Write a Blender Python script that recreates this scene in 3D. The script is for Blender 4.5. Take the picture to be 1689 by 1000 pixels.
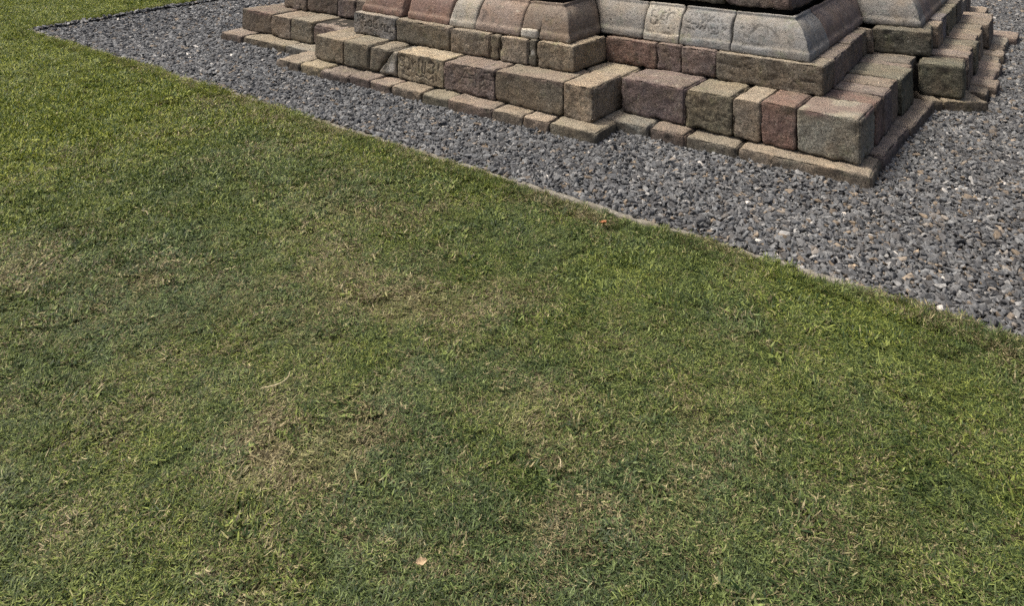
import bpy, math, random
import numpy as np
from mathutils import Matrix, Vector

# ------------------------------------------------------------------ camera, sky, sun, exposure
scene = bpy.context.scene
for o in list(bpy.data.objects):
    bpy.data.objects.remove(o)
col = scene.collection

cam_d = bpy.data.cameras.new('camera')
cam_d.sensor_fit = 'HORIZONTAL'
cam_d.sensor_width = 36.0
cam_d.lens = 1223.5 * 36.0 / 1689.0
cam_d.shift_x = 0.0
cam_d.shift_y = -(500.0 + 209.1) / 1689.0
cam_d.clip_start = 0.05
cam_d.clip_end = 2000.0
cam = bpy.data.objects.new('camera', cam_d)
col.objects.link(cam)
YAW, ROLL = -0.6353, 0.0043
fw = Vector((math.sin(YAW), math.cos(YAW), 0.0))
rt0 = Vector((math.cos(YAW), -math.sin(YAW), 0.0))
up0 = Vector((0, 0, 1))
rt = rt0 * math.cos(ROLL) + up0 * math.sin(ROLL)
up = -rt0 * math.sin(ROLL) + up0 * math.cos(ROLL)
CAM = Vector((3.789, -4.093, 1.6))
M = Matrix(((rt.x, up.x, -fw.x, CAM.x), (rt.y, up.y, -fw.y, CAM.y), (rt.z, up.z, -fw.z, CAM.z), (0, 0, 0, 1)))
cam.matrix_world = M
scene.camera = cam

to_sun = Vector((-0.40, -0.20, 0.95)).normalized()
SUN_EL = math.asin(to_sun.z)
SUN_AZ = math.atan2(to_sun.x, to_sun.y)          # clockwise from +Y
w = bpy.data.worlds.new("World")
scene.world = w
w.use_nodes = True
wn = w.node_tree
wn.nodes.clear()
sky = wn.nodes.new('ShaderNodeTexSky')
sky.sky_type = 'NISHITA'
sky.sun_disc = False
sky.sun_elevation = SUN_EL
sky.sun_rotation = SUN_AZ
sky.dust_density = 9.0
sky.air_density = 0.8
sky.ozone_density = 1.0
bg = wn.nodes.new('ShaderNodeBackground')
bg.inputs[1].default_value = 0.15
wo = wn.nodes.new('ShaderNodeOutputWorld')
wn.links.new(sky.outputs[0], bg.inputs[0])
wn.links.new(bg.outputs[0], wo.inputs[0])

sd = bpy.data.lights.new('sun', 'SUN')
sd.energy = 2.8
sd.angle = math.radians(13.0)
sd.color = (1.0, 0.94, 0.84)
sun = bpy.data.objects.new('sun', sd)
col.objects.link(sun)
sun.rotation_euler = (-to_sun).to_track_quat('-Z', 'Y').to_euler()
sun.location = to_sun * 30

scene.view_settings.view_transform = 'Standard'
scene.view_settings.look = 'None'
scene.view_settings.exposure = 0.20
scene.view_settings.gamma = 1.0
scene.view_settings.use_curve_mapping = False
scene.cycles.max_bounces = 6
scene.cycles.use_denoising = False

rng = np.random.RandomState(11)

# ------------------------------------------------------------------ noise
def _hash(ix, iy, iz, s):
    h = (ix.astype(np.int64) * 73856093) ^ (iy.astype(np.int64) * 19349663) ^ (iz.astype(np.int64) * 83492791) ^ (s * 2654435761)
    h = (h ^ (h >> 13)) * 1274126177
    h = h & 0x7fffffff
    h = (h ^ (h >> 15)) * 2246822519
    return ((h & 0xffffff) / float(0xffffff)) * 2 - 1

def vnoise(p, s=0):
    i = np.floor(p).astype(np.int64)
    f = p - i
    f = f * f * (3 - 2 * f)
    r = 0
    for dx in (0, 1):
        for dy in (0, 1):
            for dz in (0, 1):
                wgt = (f[:, 0] if dx else 1 - f[:, 0]) * (f[:, 1] if dy else 1 - f[:, 1]) * (f[:, 2] if dz else 1 - f[:, 2])
                r = r + wgt * _hash(i[:, 0] + dx, i[:, 1] + dy, i[:, 2] + dz, s)
    return r

def sstep(a, b, x):
    t = np.clip((x - a) / (b - a), 0, 1)
    return t * t * (3 - 2 * t)

# ------------------------------------------------------------------ materials
def new_mat(name):
    m = bpy.data.materials.new(name)
    m.use_nodes = True
    nt = m.node_tree
    nt.nodes.clear()
    return m, nt

class NB:
    def __init__(s, nt): s.nt = nt
    def n(s, t, **kw):
        x = s.nt.nodes.new(t)
        for k, v in kw.items():
            setattr(x, k, v)
        return x
    def l(s, a, b): s.nt.links.new(a, b)
    def val(s, x, v):
        if hasattr(v, 'is_linked') or isinstance(v, bpy.types.NodeSocket): s.l(v, x)
        else: x.default_value = v
    def math(s, op, a, b=0.0, clamp=False):
        x = s.n('ShaderNodeMath', operation=op, use_clamp=clamp)
        s.val(x.inputs[0], a); s.val(x.inputs[1], b)
        return x.outputs[0]
    def ramp(s, v, a, b, c=0.0, d=1.0):
        x = s.n('ShaderNodeMapRange', interpolation_type='SMOOTHSTEP')
        s.val(x.inputs[0], v)
        for k, q in zip((1, 2, 3, 4), (a, b, c, d)): x.inputs[k].default_value = q
        return x.outputs[0]
    def mix(s, f, a, b, mode='MIX'):
        x = s.n('ShaderNodeMix', data_type='RGBA', blend_type=mode)
        s.val(x.inputs[0], f); s.val(x.inputs[6], a); s.val(x.inputs[7], b)
        return x.outputs[2]
    def noise(s, vec, scale, detail=3.0, rough=0.6, dist=0.0):
        x = s.n('ShaderNodeTexNoise')
        x.inputs['Scale'].default_value = scale
        x.inputs['Detail'].default_value = detail
        x.inputs['Roughness'].default_value = rough
        x.inputs['Distortion'].default_value = dist
        s.l(vec, x.inputs['Vector'])
        return x.outputs['Fac']

def stone_material(name='weathered_tuff', grain=0.8, relief=0.011, soot=0.62, mottle=0.62):
    m, nt = new_mat(name)
    b = NB(nt)
    tc = b.n('ShaderNodeTexCoord')
    oi = b.n('ShaderNodeObjectInfo')
    off = b.n('ShaderNodeVectorMath', operation='ADD')
    mul = b.n('ShaderNodeVectorMath', operation='SCALE')
    cmb = b.n('ShaderNodeCombineXYZ')
    for k in range(3): b.l(oi.outputs['Random'], cmb.inputs[k])
    b.l(cmb.outputs[0], mul.inputs[0]); mul.inputs['Scale'].default_value = 57.0
    b.l(tc.outputs['Object'], off.inputs[0]); b.l(mul.outputs[0], off.inputs[1])
    v = off.outputs[0]
    big = b.noise(v, 5.0, 4, 0.6)
    midn = b.noise(v, 19.0, 5, 0.68, 0.4)
    fine = b.noise(v, 72.0, 5, 0.78)
    grit = b.noise(v, 190.0, 2, 0.7)
    base = oi.outputs['Color']
    base = b.mix(b.ramp(b.noise(v, 3.6, 5, 0.7, 0.6), 0.46, 0.66, 0.0, mottle), base, (0.150, 0.128, 0.098, 1))
    base = b.mix(b.ramp(b.noise(v, 8.3, 5, 0.7, 0.9), 0.55, 0.70, 0.0, mottle * .8), base, (0.220, 0.192, 0.158, 1))
    warm = b.mix(b.ramp(big, 0.35, 0.68), base, b.mix(1.0, base, (1.09, 1.0, 0.90, 1), 'MULTIPLY'))
    cool = b.mix(b.ramp(midn, 0.52, 0.72), warm, b.mix(1.0, warm, (0.72, 0.80, 0.80, 1), 'MULTIPLY'))
    # soot and damp crust
    dark = b.mix(b.math('MULTIPLY', b.ramp(b.noise(v, 11.0, 6, 0.72, 0.8), 0.53, 0.66), soot), cool, b.mix(1.0, cool, (0.34, 0.34, 0.35, 1), 'MULTIPLY'))
    # grain
    gr = b.math('ADD', b.ramp(fine, 0.30, 0.72, 0.35, 1.65), b.ramp(grit, 0.28, 0.72, -0.40, 0.40))
    g3 = b.n('ShaderNodeCombineColor')
    for k in range(3): b.l(gr, g3.inputs[k])
    c = b.mix(grain, dark, b.mix(1.0, dark, g3.outputs[0], 'MULTIPLY'))
    # lichen and lime bloom, amount from colour alpha
    lich = b.math('MULTIPLY', b.ramp(b.noise(v, 26.0, 6, 0.75, 0.5), 0.58, 0.70), oi.outputs['Alpha'])
    c = b.mix(b.math('MULTIPLY', lich, 0.85, True), c, (0.52, 0.50, 0.42, 1))
    moss = b.ramp(b.noise(v, 7.5, 5, 0.7, 0.3), 0.56, 0.72, 0.0, 0.45)
    c = b.mix(moss, c, b.mix(1.0, c, (0.80, 0.98, 0.58, 1), 'MULTIPLY'))
    # white crystals
    spark = b.ramp(b.noise(v, 75.0, 1, 0.4), 0.80, 0.84)
    c = b.mix(spark, c, (0.62, 0.60, 0.55, 1))
    # worn dusty treads plus painted toplight, and edge stains carried by the mesh
    at = b.n('ShaderNodeAttribute', attribute_name='stain_toplight')
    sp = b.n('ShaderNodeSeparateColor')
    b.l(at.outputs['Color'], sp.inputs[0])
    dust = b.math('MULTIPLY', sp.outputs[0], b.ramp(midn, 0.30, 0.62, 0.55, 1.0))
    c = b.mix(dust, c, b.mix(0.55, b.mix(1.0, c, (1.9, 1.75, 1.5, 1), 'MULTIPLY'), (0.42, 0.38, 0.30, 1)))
    c = b.mix(sp.outputs[1], c, (0.16, 0.095, 0.09, 1))
    c = b.mix(sp.outputs[2], c, (0.56, 0.55, 0.50, 1))
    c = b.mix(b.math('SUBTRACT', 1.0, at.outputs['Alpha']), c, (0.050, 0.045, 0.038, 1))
    # pits
    vo = b.n('ShaderNodeTexVoronoi', feature='F1')
    vo.inputs['Scale'].default_value = 62.0
    b.l(v, vo.inputs['Vector'])
    pit = b.math('MULTIPLY', b.ramp(vo.outputs['Distance'], 0.10, 0.26, 1.0, 0.0), b.ramp(b.noise(v, 21.0, 2, 0.5), 0.50, 0.60))
    c = b.mix(b.math('MULTIPLY', pit, 0.8), c, (0.035, 0.03, 0.027, 1))
    h = b.math('ADD', b.math('MULTIPLY', midn, 1.4), b.math('MULTIPLY', fine, 1.0))
    h = b.math('ADD', h, b.math('MULTIPLY', grit, 0.45))
    h = b.math('SUBTRACT', h, b.math('MULTIPLY', pit, 1.3))
    bp = b.n('ShaderNodeBump')
    bp.inputs['Strength'].default_value = 1.0
    bp.inputs['Distance'].default_value = relief
    b.l(h, bp.inputs['Height'])
    pr = b.n('ShaderNodeBsdfPrincipled')
    pr.inputs['Roughness'].default_value = 0.9
    pr.inputs['Specular IOR Level'].default_value = 0.25
    b.l(c, pr.inputs['Base Color']); b.l(bp.outputs[0], pr.inputs['Normal'])
    out = b.n('ShaderNodeOutputMaterial'); b.l(pr.outputs[0], out.inputs[0])
    return m

def simple_noise_mat(name, c1, c2, scale, bump=0.003, rough=0.95, c3=None, s3=3.0):
    m, nt = new_mat(name)
    b = NB(nt)
    tc = b.n('ShaderNodeTexCoord')
    v = tc.outputs['Object']
    n1 = b.noise(v, scale, 6, 0.7)
    c = b.mix(b.ramp(n1, 0.3, 0.7), c1 + (1,), c2 + (1,))
    if c3: c = b.mix(b.ramp(b.noise(v, s3, 4, 0.6), 0.45, 0.65), c, c3 + (1,))
    bp = b.n('ShaderNodeBump'); bp.inputs['Distance'].default_value = bump
    b.l(n1, bp.inputs['Height'])
    pr = b.n('ShaderNodeBsdfPrincipled'); pr.inputs['Roughness'].default_value = rough
    pr.inputs['Specular IOR Level'].default_value = 0.2
    b.l(c, pr.inputs['Base Color']); b.l(bp.outputs[0], pr.inputs['Normal'])
    out = b.n('ShaderNodeOutputMaterial'); b.l(pr.outputs[0], out.inputs[0])
    return m

def grass_material():
    m, nt = new_mat('grass_blades')
    b = NB(nt)
    bl = b.n('ShaderNodeAttribute', attribute_name='blade')         # r random, g height, b second random
    sp = b.n('ShaderNodeSeparateColor'); b.l(bl.outputs['Color'], sp.inputs[0])
    dry = b.n('ShaderNodeAttribute', attribute_name='dry'); dry.attribute_type = 'INSTANCER'
    hue = b.n('ShaderNodeAttribute', attribute_name='hue'); hue.attribute_type = 'INSTANCER'
    deep = b.n('ShaderNodeAttribute', attribute_name='deep'); deep.attribute_type = 'INSTANCER'
    r, h, r2 = sp.outputs
    ge = b.n('ShaderNodeNewGeometry')
    fn = b.noise(ge.outputs['Position'], 34.0, 4, 0.7)
    mn = b.noise(ge.outputs['Position'], 9.0, 4, 0.65)
    dryv = b.math('ADD', dry.outputs['Fac'], b.math('ADD', b.math('MULTIPLY', b.math('SUBTRACT', fn, 0.5), 1.1), b.math('MULTIPLY', b.math('SUBTRACT', mn, 0.5), 0.9)))
    green = b.mix(r2, (0.017, 0.038, 0.009, 1), (0.215, 0.285, 0.100, 1))
    lush = b.mix(r2, (0.032, 0.070, 0.009, 1), (0.400, 0.435, 0.065, 1))
    g = b.mix(b.math('ADD', hue.outputs['Fac'], b.math('MULTIPLY', b.math('SUBTRACT', mn, 0.5), 1.2), True), green, lush)
    straw = b.mix(r2, (0.072, 0.058, 0.026, 1), (0.48, 0.415, 0.225, 1))
    straw = b.mix(b.ramp(b.noise(ge.outputs['Position'], 5.0, 3, 0.6), 0.45, 0.62, 0.0, 0.75), straw, b.mix(r2, (0.085, 0.085, 0.030, 1), (0.36, 0.36, 0.15, 1)))
    g = b.mix(b.math('MULTIPLY', deep.outputs['Fac'], 0.6), g, b.mix(1.0, g, (0.44, 0.56, 0.42, 1), 'MULTIPLY'))
    isdry = b.math('GREATER_THAN', dryv, r)
    c = b.mix(isdry, g, straw)
    c = b.mix(b.ramp(h, 0.0, 0.55, 0.55, 0.0), c, b.mix(0.5, c, (0.075, 0.062, 0.032, 1)))   # colour turns brownish towards the foot of a blade
    df = b.n('ShaderNodeBsdfPrincipled')
    df.inputs['Roughness'].default_value = 0.55
    df.inputs['Specular IOR Level'].default_value = 0.35
    b.l(c, df.inputs['Base Color'])
    tr = b.n('ShaderNodeBsdfTranslucent'); b.l(c, tr.inputs['Color'])
    mx = b.n('ShaderNodeMixShader'); mx.inputs[0].default_value = 0.25
    b.l(df.outputs[0], mx.inputs[1]); b.l(tr.outputs[0], mx.inputs[2])
    out = b.n('ShaderNodeOutputMaterial'); b.l(mx.outputs[0], out.inputs[0])
    return m

def gravel_material():
    m, nt = new_mat('crushed_basalt')
    b = NB(nt)
    tone = b.n('ShaderNodeAttribute', attribute_name='tone'); tone.attribute_type = 'INSTANCER'
    warm = b.n('ShaderNodeAttribute', attribute_name='warm'); warm.attribute_type = 'INSTANCER'
    tc = b.n('ShaderNodeTexCoord')
    x = b.n('ShaderNodeValToRGB')
    e = x.color_ramp.elements
    e[0].position = 0.0; e[0].color = (0.032, 0.036, 0.041, 1)
    e[1].position = 1.0; e[1].color = (0.62, 0.60, 0.55, 1)
    for p, cc in ((0.35, (0.072, 0.079, 0.085)), (0.7, (0.160, 0.170, 0.174)), (0.90, (0.34, 0.335, 0.315))):
        q = e.new(p); q.color = cc + (1,)
    b.l(tone.outputs['Fac'], x.inputs[0])
    c = b.mix(warm.outputs['Fac'], x.outputs[0], b.mix(0.6, b.mix(1.0, x.outputs[0], (1.45, 1.15, 0.82, 1), 'MULTIPLY'), (0.25, 0.19, 0.125, 1)))
    n1 = b.noise(tc.outputs['Object'], 2.2, 5, 0.7)
    g = b.ramp(n1, 0.25, 0.75, 0.55, 1.45)
    g3 = b.n('ShaderNodeCombineColor')
    for k in range(3): b.l(g, g3.inputs[k])
    c = b.mix(1.0, c, g3.outputs[0], 'MULTIPLY')
    pr = b.n('ShaderNodeBsdfPrincipled'); pr.inputs['Roughness'].default_value = 0.72
    pr.inputs['Specular IOR Level'].default_value = 0.4
    b.l(c, pr.inputs['Base Color'])
    out = b.n('ShaderNodeOutputMaterial'); b.l(pr.outputs[0], out.inputs[0])
    return m

STONE = stone_material()
SMOOTH = stone_material('dressed_tuff', 0.45, 0.005, 0.50, 0.25)
CORE = simple_noise_mat('dark_joint_fill', (0.020, 0.018, 0.016), (0.05, 0.045, 0.035), 30)
SOIL = simple_noise_mat('lawn_soil', (0.035, 0.030, 0.018), (0.085, 0.072, 0.040), 25, 0.006, c3=(0.05, 0.07, 0.025))
BED = simple_noise_mat('gravel_bed', (0.02, 0.02, 0.022), (0.05, 0.05, 0.052), 60)
CONC = simple_noise_mat('weathered_concrete', (0.12, 0.112, 0.092), (0.25, 0.235, 0.195), 60, 0.004, c3=(0.12, 0.11, 0.08), s3=7)
GRASS = grass_material()
GRAVEL = gravel_material()

# ------------------------------------------------------------------ mesh helpers
def mesh_from(name, V, F, mat, smooth=True, attrs=None):
    me = bpy.data.meshes.new(name)
    V = np.asarray(V, dtype=np.float32)
    if isinstance(F, np.ndarray):
        n, k = F.shape
        me.vertices.add(len(V)); me.vertices.foreach_set('co', V.ravel())
        me.loops.add(n * k); me.loops.foreach_set('vertex_index', F.astype(np.int32).ravel())
        me.polygons.add(n); me.polygons.foreach_set('loop_start', (np.arange(n) * k).astype(np.int32))
        me.polygons.foreach_set('loop_total', np.full(n, k, dtype=np.int32))
        me.update(calc_edges=True)
    else:
        me.from_pydata([tuple(map(float, v)) for v in V], [], F)
        me.update()
    me.polygons.foreach_set('use_smooth', np.full(len(me.polygons), smooth))
    me.materials.append(mat)
    if attrs:
        for nm, arr in attrs.items():
            a = me.color_attributes.new(nm, 'FLOAT_COLOR', 'POINT')
            full = np.ones((len(V), 4), dtype=np.float32)
            full[:, :arr.shape[1]] = arr
            a.data.foreach_set('color', full.ravel())
    me.update()
    return me

def add_obj(name, me, parent=None, loc=(0, 0, 0), color=None, label=None):
    o = bpy.data.objects.new(name, me)
    col.objects.link(o)
    o.location = loc
    if parent is not None:
        o.parent = parent
    if color is not None:
        o.color = color
    if label:
        o['label'] = label
    return o

def lattice_coords(l, r, res):
    r = min(r, l * 0.45)
    a = [0, r * 0.30, r * 0.65, r]
    n = max(2, int(round((l - 2 * r) / res)) + 1)
    mid = list(np.linspace(r, l - r, n))[1:-1]
    return np.array(a + mid + [l - x for x in reversed(a)]), r

_lat_cache = {}
def lattice_topology(nx, ny, nz):
    key = (nx, ny, nz)
    if key in _lat_cache: return _lat_cache[key]
    idx = -np.ones((nx, ny, nz), dtype=np.int64)
    I, J, K = np.meshgrid(range(nx), range(ny), range(nz), indexing='ij')
    s = (I == 0) | (I == nx - 1) | (J == 0) | (J == ny - 1) | (K == 0) | (K == nz - 1)
    idx[s] = np.arange(s.sum())
    ijk = np.stack([I[s], J[s], K[s]], 1)
    F = []
    def q(a, flip):
        f = np.stack([a[:-1, :-1], a[1:, :-1], a[1:, 1:], a[:-1, 1:]], -1).reshape(-1, 4)
        F.append(f[:, ::-1] if flip else f)
    q(idx[:, :, 0], True); q(idx[:, :, -1], False)
    q(idx[:, 0, :], False); q(idx[:, -1, :], True)
    q(idx[0, :, :], True); q(idx[-1, :, :], False)
    r = (ijk, np.concatenate(F))
    _lat_cache[key] = r
    return r

def stroke_depth(P2, strokes, width):
    """1 on the carved strokes, falling to 0 beside them. P2: N x 2 in metres."""
    d = np.full(len(P2), 1e9)
    for s in strokes:
        for (a, b_) in zip(s[:-1], s[1:]):
            a = np.array(a); ab = np.array(b_) - a
            t = np.clip(((P2 - a) @ ab) / max(ab @ ab, 1e-9), 0, 1)
            d = np.minimum(d, np.linalg.norm(P2 - a - t[:, None] * ab, axis=1))
    return np.exp(-(d / width) ** 2)

# sRGB-free linear base colours
PAL = dict(
    tan=(.270, .212, .140), olive=(.200, .172, .112), grey=(.215, .210, .193), brown=(.205, .152, .108), red=(.215, .120, .090),
    purple=(.185, .135, .118), dark=(.125, .112, .090), blue=(.225, .234, .232), yellow=(.31, .25, .135), pink=(.27, .195, .150), pale=(.33, .31, .255),
    moss=(.135, .135, .085))
KINDS = ['tan', 'olive', 'brown', 'purple', 'grey', 'tan', 'olive', 'pink']
for _k in list(PAL):
    _c = PAL[_k]; _l = .3 * _c[0] + .59 * _c[1] + .11 * _c[2]
    PAL[_k] = tuple(.90 * (_l + (_x - _l) * .62) for _x in _c)
PAL['white'] = (.40, .39, .355)
_seed = [100]

def block(parent, name, bq, tq, zb, zt, kind='tan', r=0.017, res=0.018, lichen=0.5, dust=0.5, rough=1.0, carve=None, chip=1.45,
          rust=0.0, corner=.022, label=None, white=None, shape=None, gap=0.0020, mat=None):
    """bq,tq: bottom and top footprints as 4 xy points (front left, front right, back right, back left); zb,zt: heights at those four."""
    _seed[0] += 1
    s = _seed[0]
    rs = np.random.RandomState(s)
    bq = np.array(bq, float); tq = np.array(tq, float)
    zb = np.array(zb, float); zt = np.array(zt, float)
    lx = np.linalg.norm(bq[1] - bq[0]); ly = np.linalg.norm(bq[3] - bq[0]); lz = float(np.mean(zt - zb))
    lxo = lx
    r = min(r, 0.42 * min(lx, ly, lz))
    cx, rx = lattice_coords(lx, r, res)
    cy, ry = lattice_coords(ly, r, max(res, ly / 14))
    cz, rz = lattice_coords(lz, r, res)
    ijk, F = lattice_topology(len(cx), len(cy), len(cz))
    p = np.stack([cx[ijk[:, 0]], cy[ijk[:, 1]], cz[ijk[:, 2]]], 1)
    L = np.array([lx, ly, lz])
    inner = np.clip(p, r, L - r)
    d = p - inner
    n = d / np.maximum(np.linalg.norm(d, axis=1, keepdims=True), 1e-9)
    p2 = inner + n * r
    edge = 1 - np.max(np.abs(n), axis=1)                       # 0 on faces .. 0.42 at corners
    g = gap / lx
    u = np.clip(p2[:, 0] / lx, 0, 1) * (1 - 2 * g) + g
    v = p2[:, 1] / ly; t = p2[:, 2] / lz
    def bil(q):
        return ((1 - u) * (1 - v))[:, None] * q[0] + (u * (1 - v))[:, None] * q[1] + (u * v)[:, None] * q[2] + ((1 - u) * v)[:, None] * q[3]
    xz = p2[:, [0, 2]].copy()
    for ex_ in (0, 1):
        for ez_ in (0, 1):
            Rc = min(corner * rs.uniform(.3, 1.5), .3 * min(lx, lz))
            a_ = xz[:, 0] if ex_ == 0 else lx - xz[:, 0]
            b_ = xz[:, 1] if ez_ == 0 else lz - xz[:, 1]
            mk = (a_ < Rc) & (b_ < Rc)
            va = Rc - a_[mk]; vb = Rc - b_[mk]
            kf = np.maximum(va, vb) / np.maximum(np.hypot(va, vb), 1e-9)
            na = Rc - va * kf; nb = Rc - vb * kf
            xz[mk, 0] = na if ex_ == 0 else lx - na
            xz[mk, 1] = nb if ez_ == 0 else lz - nb
    u = np.clip(xz[:, 0] / lx, 0, 1) * (1 - 2 * g) + g
    t = xz[:, 1] / lz
    xy = bil(bq) * (1 - t)[:, None] + bil(tq) * t[:, None]
    zz = bil(zb[:, None])[:, 0] * (1 - t) + bil(zt[:, None])[:, 0] * t
    P = np.column_stack([xy, zz])
    # world normals
    ex = np.append((bq[1] - bq[0]) / lx, 0); ey = np.append((bq[3] - bq[0]) / ly, 0); ez = np.array([0, 0, 1.0])
    N = n[:, :1] * ex + n[:, 1:2] * ey + n[:, 2:] * ez
    so = rs.rand(3) * 100
    q = P + so
    near_edge = np.clip(1 - np.min(np.minimum(p, L - p) + 9 * (np.minimum(p, L - p) < 1e-6), axis=1) / 0.03, 0, 1)
    disp = 0.0050 * vnoise(q * 7, s) + 0.0034 * vnoise(q * 24, s + 1) + 0.0022 * vnoise(q * 62, s + 2)
    disp *= rough
    disp -= (0.3 + edge) * near_edge * 0.022 * chip * sstep(-0.05, 0.7, vnoise(q * 18, s + 3))
    disp -= edge * 0.020 * chip * sstep(0.1, 0.8, vnoise(q * 5, s + 4))
    disp -= (0.15 + near_edge) * 0.010 * sstep(.45, .75, vnoise(q * 11, s + 7))
    disp -= 0.006 * sstep(.55, .75, vnoise(q * 34, s + 10))
    front = (n[:, 1] < -0.6)
    if carve is not None:
        strokes, wd, dep = carve
        P2 = np.column_stack([p2[:, 0], p2[:, 2]])
        sc = [[(a * lx, c * lz) for a, c in st] for st in strokes]
        sdp = front * stroke_depth(P2, sc, wd)
        disp = disp - dep * sdp
    P = P + N * disp[:, None]
    if shape is not None:
        P = shape(P, p2, n, lx, ly, lz)
    # stains and painted toplight
    st = np.zeros((len(P), 4)); st[:, 3] = 1
    topn = np.clip(N[:, 2], 0, 1)
    wob = vnoise(q * 13, s + 5)
    if carve is not None: st[:, 3] = 1 - .48 * sdp
    st[:, 0] = dust * sstep(0.45, 0.9, topn + 0.12 * wob) * (0.75 + 0.25 * wob)  # upward faces paler: dusty wear plus light on tops put into colour
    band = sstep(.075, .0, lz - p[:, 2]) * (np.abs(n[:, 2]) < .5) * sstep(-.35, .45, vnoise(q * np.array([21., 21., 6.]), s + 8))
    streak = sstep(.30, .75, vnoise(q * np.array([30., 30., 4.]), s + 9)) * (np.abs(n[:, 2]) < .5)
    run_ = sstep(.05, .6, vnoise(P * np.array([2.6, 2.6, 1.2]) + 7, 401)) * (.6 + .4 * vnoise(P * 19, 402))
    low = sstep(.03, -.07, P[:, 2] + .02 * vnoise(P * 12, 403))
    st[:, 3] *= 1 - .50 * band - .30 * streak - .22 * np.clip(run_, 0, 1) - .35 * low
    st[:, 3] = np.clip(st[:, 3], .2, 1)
    if rust:
        edge_top = sstep(0.035, 0.0, np.abs(p[:, 2] - lz + 0.012)) * sstep(-0.1, 0.5, wob + 0.15)
        st[:, 1] = rust * np.maximum(edge_top, 0.6 * topn * sstep(0.1, 0.5, wob))
    if white is not None:
        (wu, wv, wr) = white
        dd = np.hypot((p2[:, 0] / lx - wu) * lx, (p2[:, 2] / lz - wv) * lz)
        st[:, 2] = sstep(wr, wr * 0.3, dd + 0.02 * wob) * front * 0.8
    c = P.mean(0)
    me = mesh_from(name, P - c, F, mat or STONE, True, {'stain_toplight': st})
    k = PAL[kind]
    f = 1 + 0.10 * rs.randn()
    return add_obj(name, me, parent, tuple(c), (k[0] * f, k[1] * f * (1 + .02 * rs.randn()), k[2] * f * (1 + .03 * rs.randn()), lichen), label)

def run(parent, name, p0, p1, cuts, depth, zb, zt, spec=None, depths=None, **kw):
    """a row of blocks from p0 to p1 (interior on the left). cuts in metres along the row. zb, zt: height functions of (x, y)."""
    p0 = np.array(p0, float); p1 = np.array(p1, float)
    L = np.linalg.norm(p1 - p0); d = (p1 - p0) / L; nrm = np.array([-d[1], d[0]])
    if cuts is None:
        cuts = [0.0]
        while cuts[-1] < L - 0.42:
            cuts.append(cuts[-1] + rng.uniform(0.2, 0.42))
        cuts.append(L)
    out = []
    for i, (a, b_) in enumerate(zip(cuts[:-1], cuts[1:])):
        sp = dict(kw)
        sp['kind'] = KINDS[rng.randint(len(KINDS))]
        if spec and i < len(spec) and spec[i]: sp.update(spec[i])
        dep = sp.pop('depth', depth)
        push = sp.pop('push', rng.uniform(-0.006, 0.006))
        ta, tb = sp.pop('ta', 0), sp.pop('tb', 0)
        dz = sp.pop('dz', rng.uniform(-0.005, 0.004))
        q0 = p0 + d * a + nrm * push; q1 = p0 + d * b_ + nrm * push
        bq = [q0, q1, q1 + nrm * dep, q0 + nrm * dep]
        tq = [q0 + d * ta, q1 + d * tb, q1 + d * tb + nrm * dep, q0 + d * ta + nrm * dep]
        out.append(block(parent, name, bq, tq, [zb(*q) for q in bq], [zt(*q) + dz for q in bq], **sp))
    return out

# ------------------------------------------------------------------ temple base
base = bpy.data.objects.new('temple_base', None)
col.objects.link(base)
base.location = (0, 0, 0)
base['label'] = 'stepped base of weathered brown, grey and reddish stone blocks rising from the grey gravel'
base['category'] = 'temple base'

z1f = lambda x, y: .212 + .018 * max(x, 0) - .012 * max(y - .3, 0)
z0f = lambda x, y: 0.004
z2f = lambda x, y: z1f(x, y) + .188
zlow = lambda x, y: -0.16
ztop0 = lambda x, y: 0.0

# inscriptions: strokes in face fractions (0..1 across, 0..1 up)
def arc(cx, cy, rx, ry, a0, a1, n=7):
    return [(cx + rx * math.cos(math.radians(a0 + (a1 - a0) * i / n)), cy + ry * math.sin(math.radians(a0 + (a1 - a0) * i / n))) for i in range(n + 1)]
INS_SM = [arc(.09, .76, .05, .09, 40, 260), arc(.09, .56, .05, .10, 80, -120), [(.16, .86), (.16, .38)], [(.20, .84), (.27, .80), (.28, .45), (.22, .40)],
          [(.31, .76), (.35, .42)], [(.35, .80), (.33, .60), (.40, .74)], [(.48, .82), (.48, .36)], [(.56, .80), (.55, .40), (.60, .36), (.62, .76)],
          arc(.75, .74, .06, .07, 140, -60), arc(.73, .54, .07, .11, 60, -140), [(.40, .28), (.50, .22), (.58, .30), (.66, .22)], [(.84, .42), (.85, .20)],
          [(.68, .18), (.76, .28), (.80, .14)], [(.12, .22), (.26, .16)], [(.9, .8), (.88, .6)]]
INS_F = [[(.44, .82), (.34, .44)], [(.44, .82), (.50, .66), (.60, .68)], [(.36, .56), (.62, .60)], [(.655, .92), (.64, .30)], [(.72, .66), (.98, .64)],
         [(.80, .84), (.92, .88), (.97, .74)], [(.74, .36), (.80, .44), (.86, .34)], [(.82, .30), (.92, .48)], [(.12, .80), (.20, .60)]]
INS_SOL = [arc(.27, .66, .035, .07, 60, 250), arc(.28, .50, .035, .08, 90, -100), arc(.41, .56, .045, .14, 0, 360, 12), [(.50, .72), (.50, .42), (.57, .40)],
           [(.565, .60), (.565, .52)], arc(.70, .50, .03, .12, 60, 300), [(.76, .62), (.76, .34), (.80, .34)], [(.82, .32), (.84, .58)], [(.88, .54), (.90, .34), (.95, .36)],
           [(.10, .86), (.10, .74)], [(.15, .86), (.18, .74)], [(.23, .84), (.22, .70)]]
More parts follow.
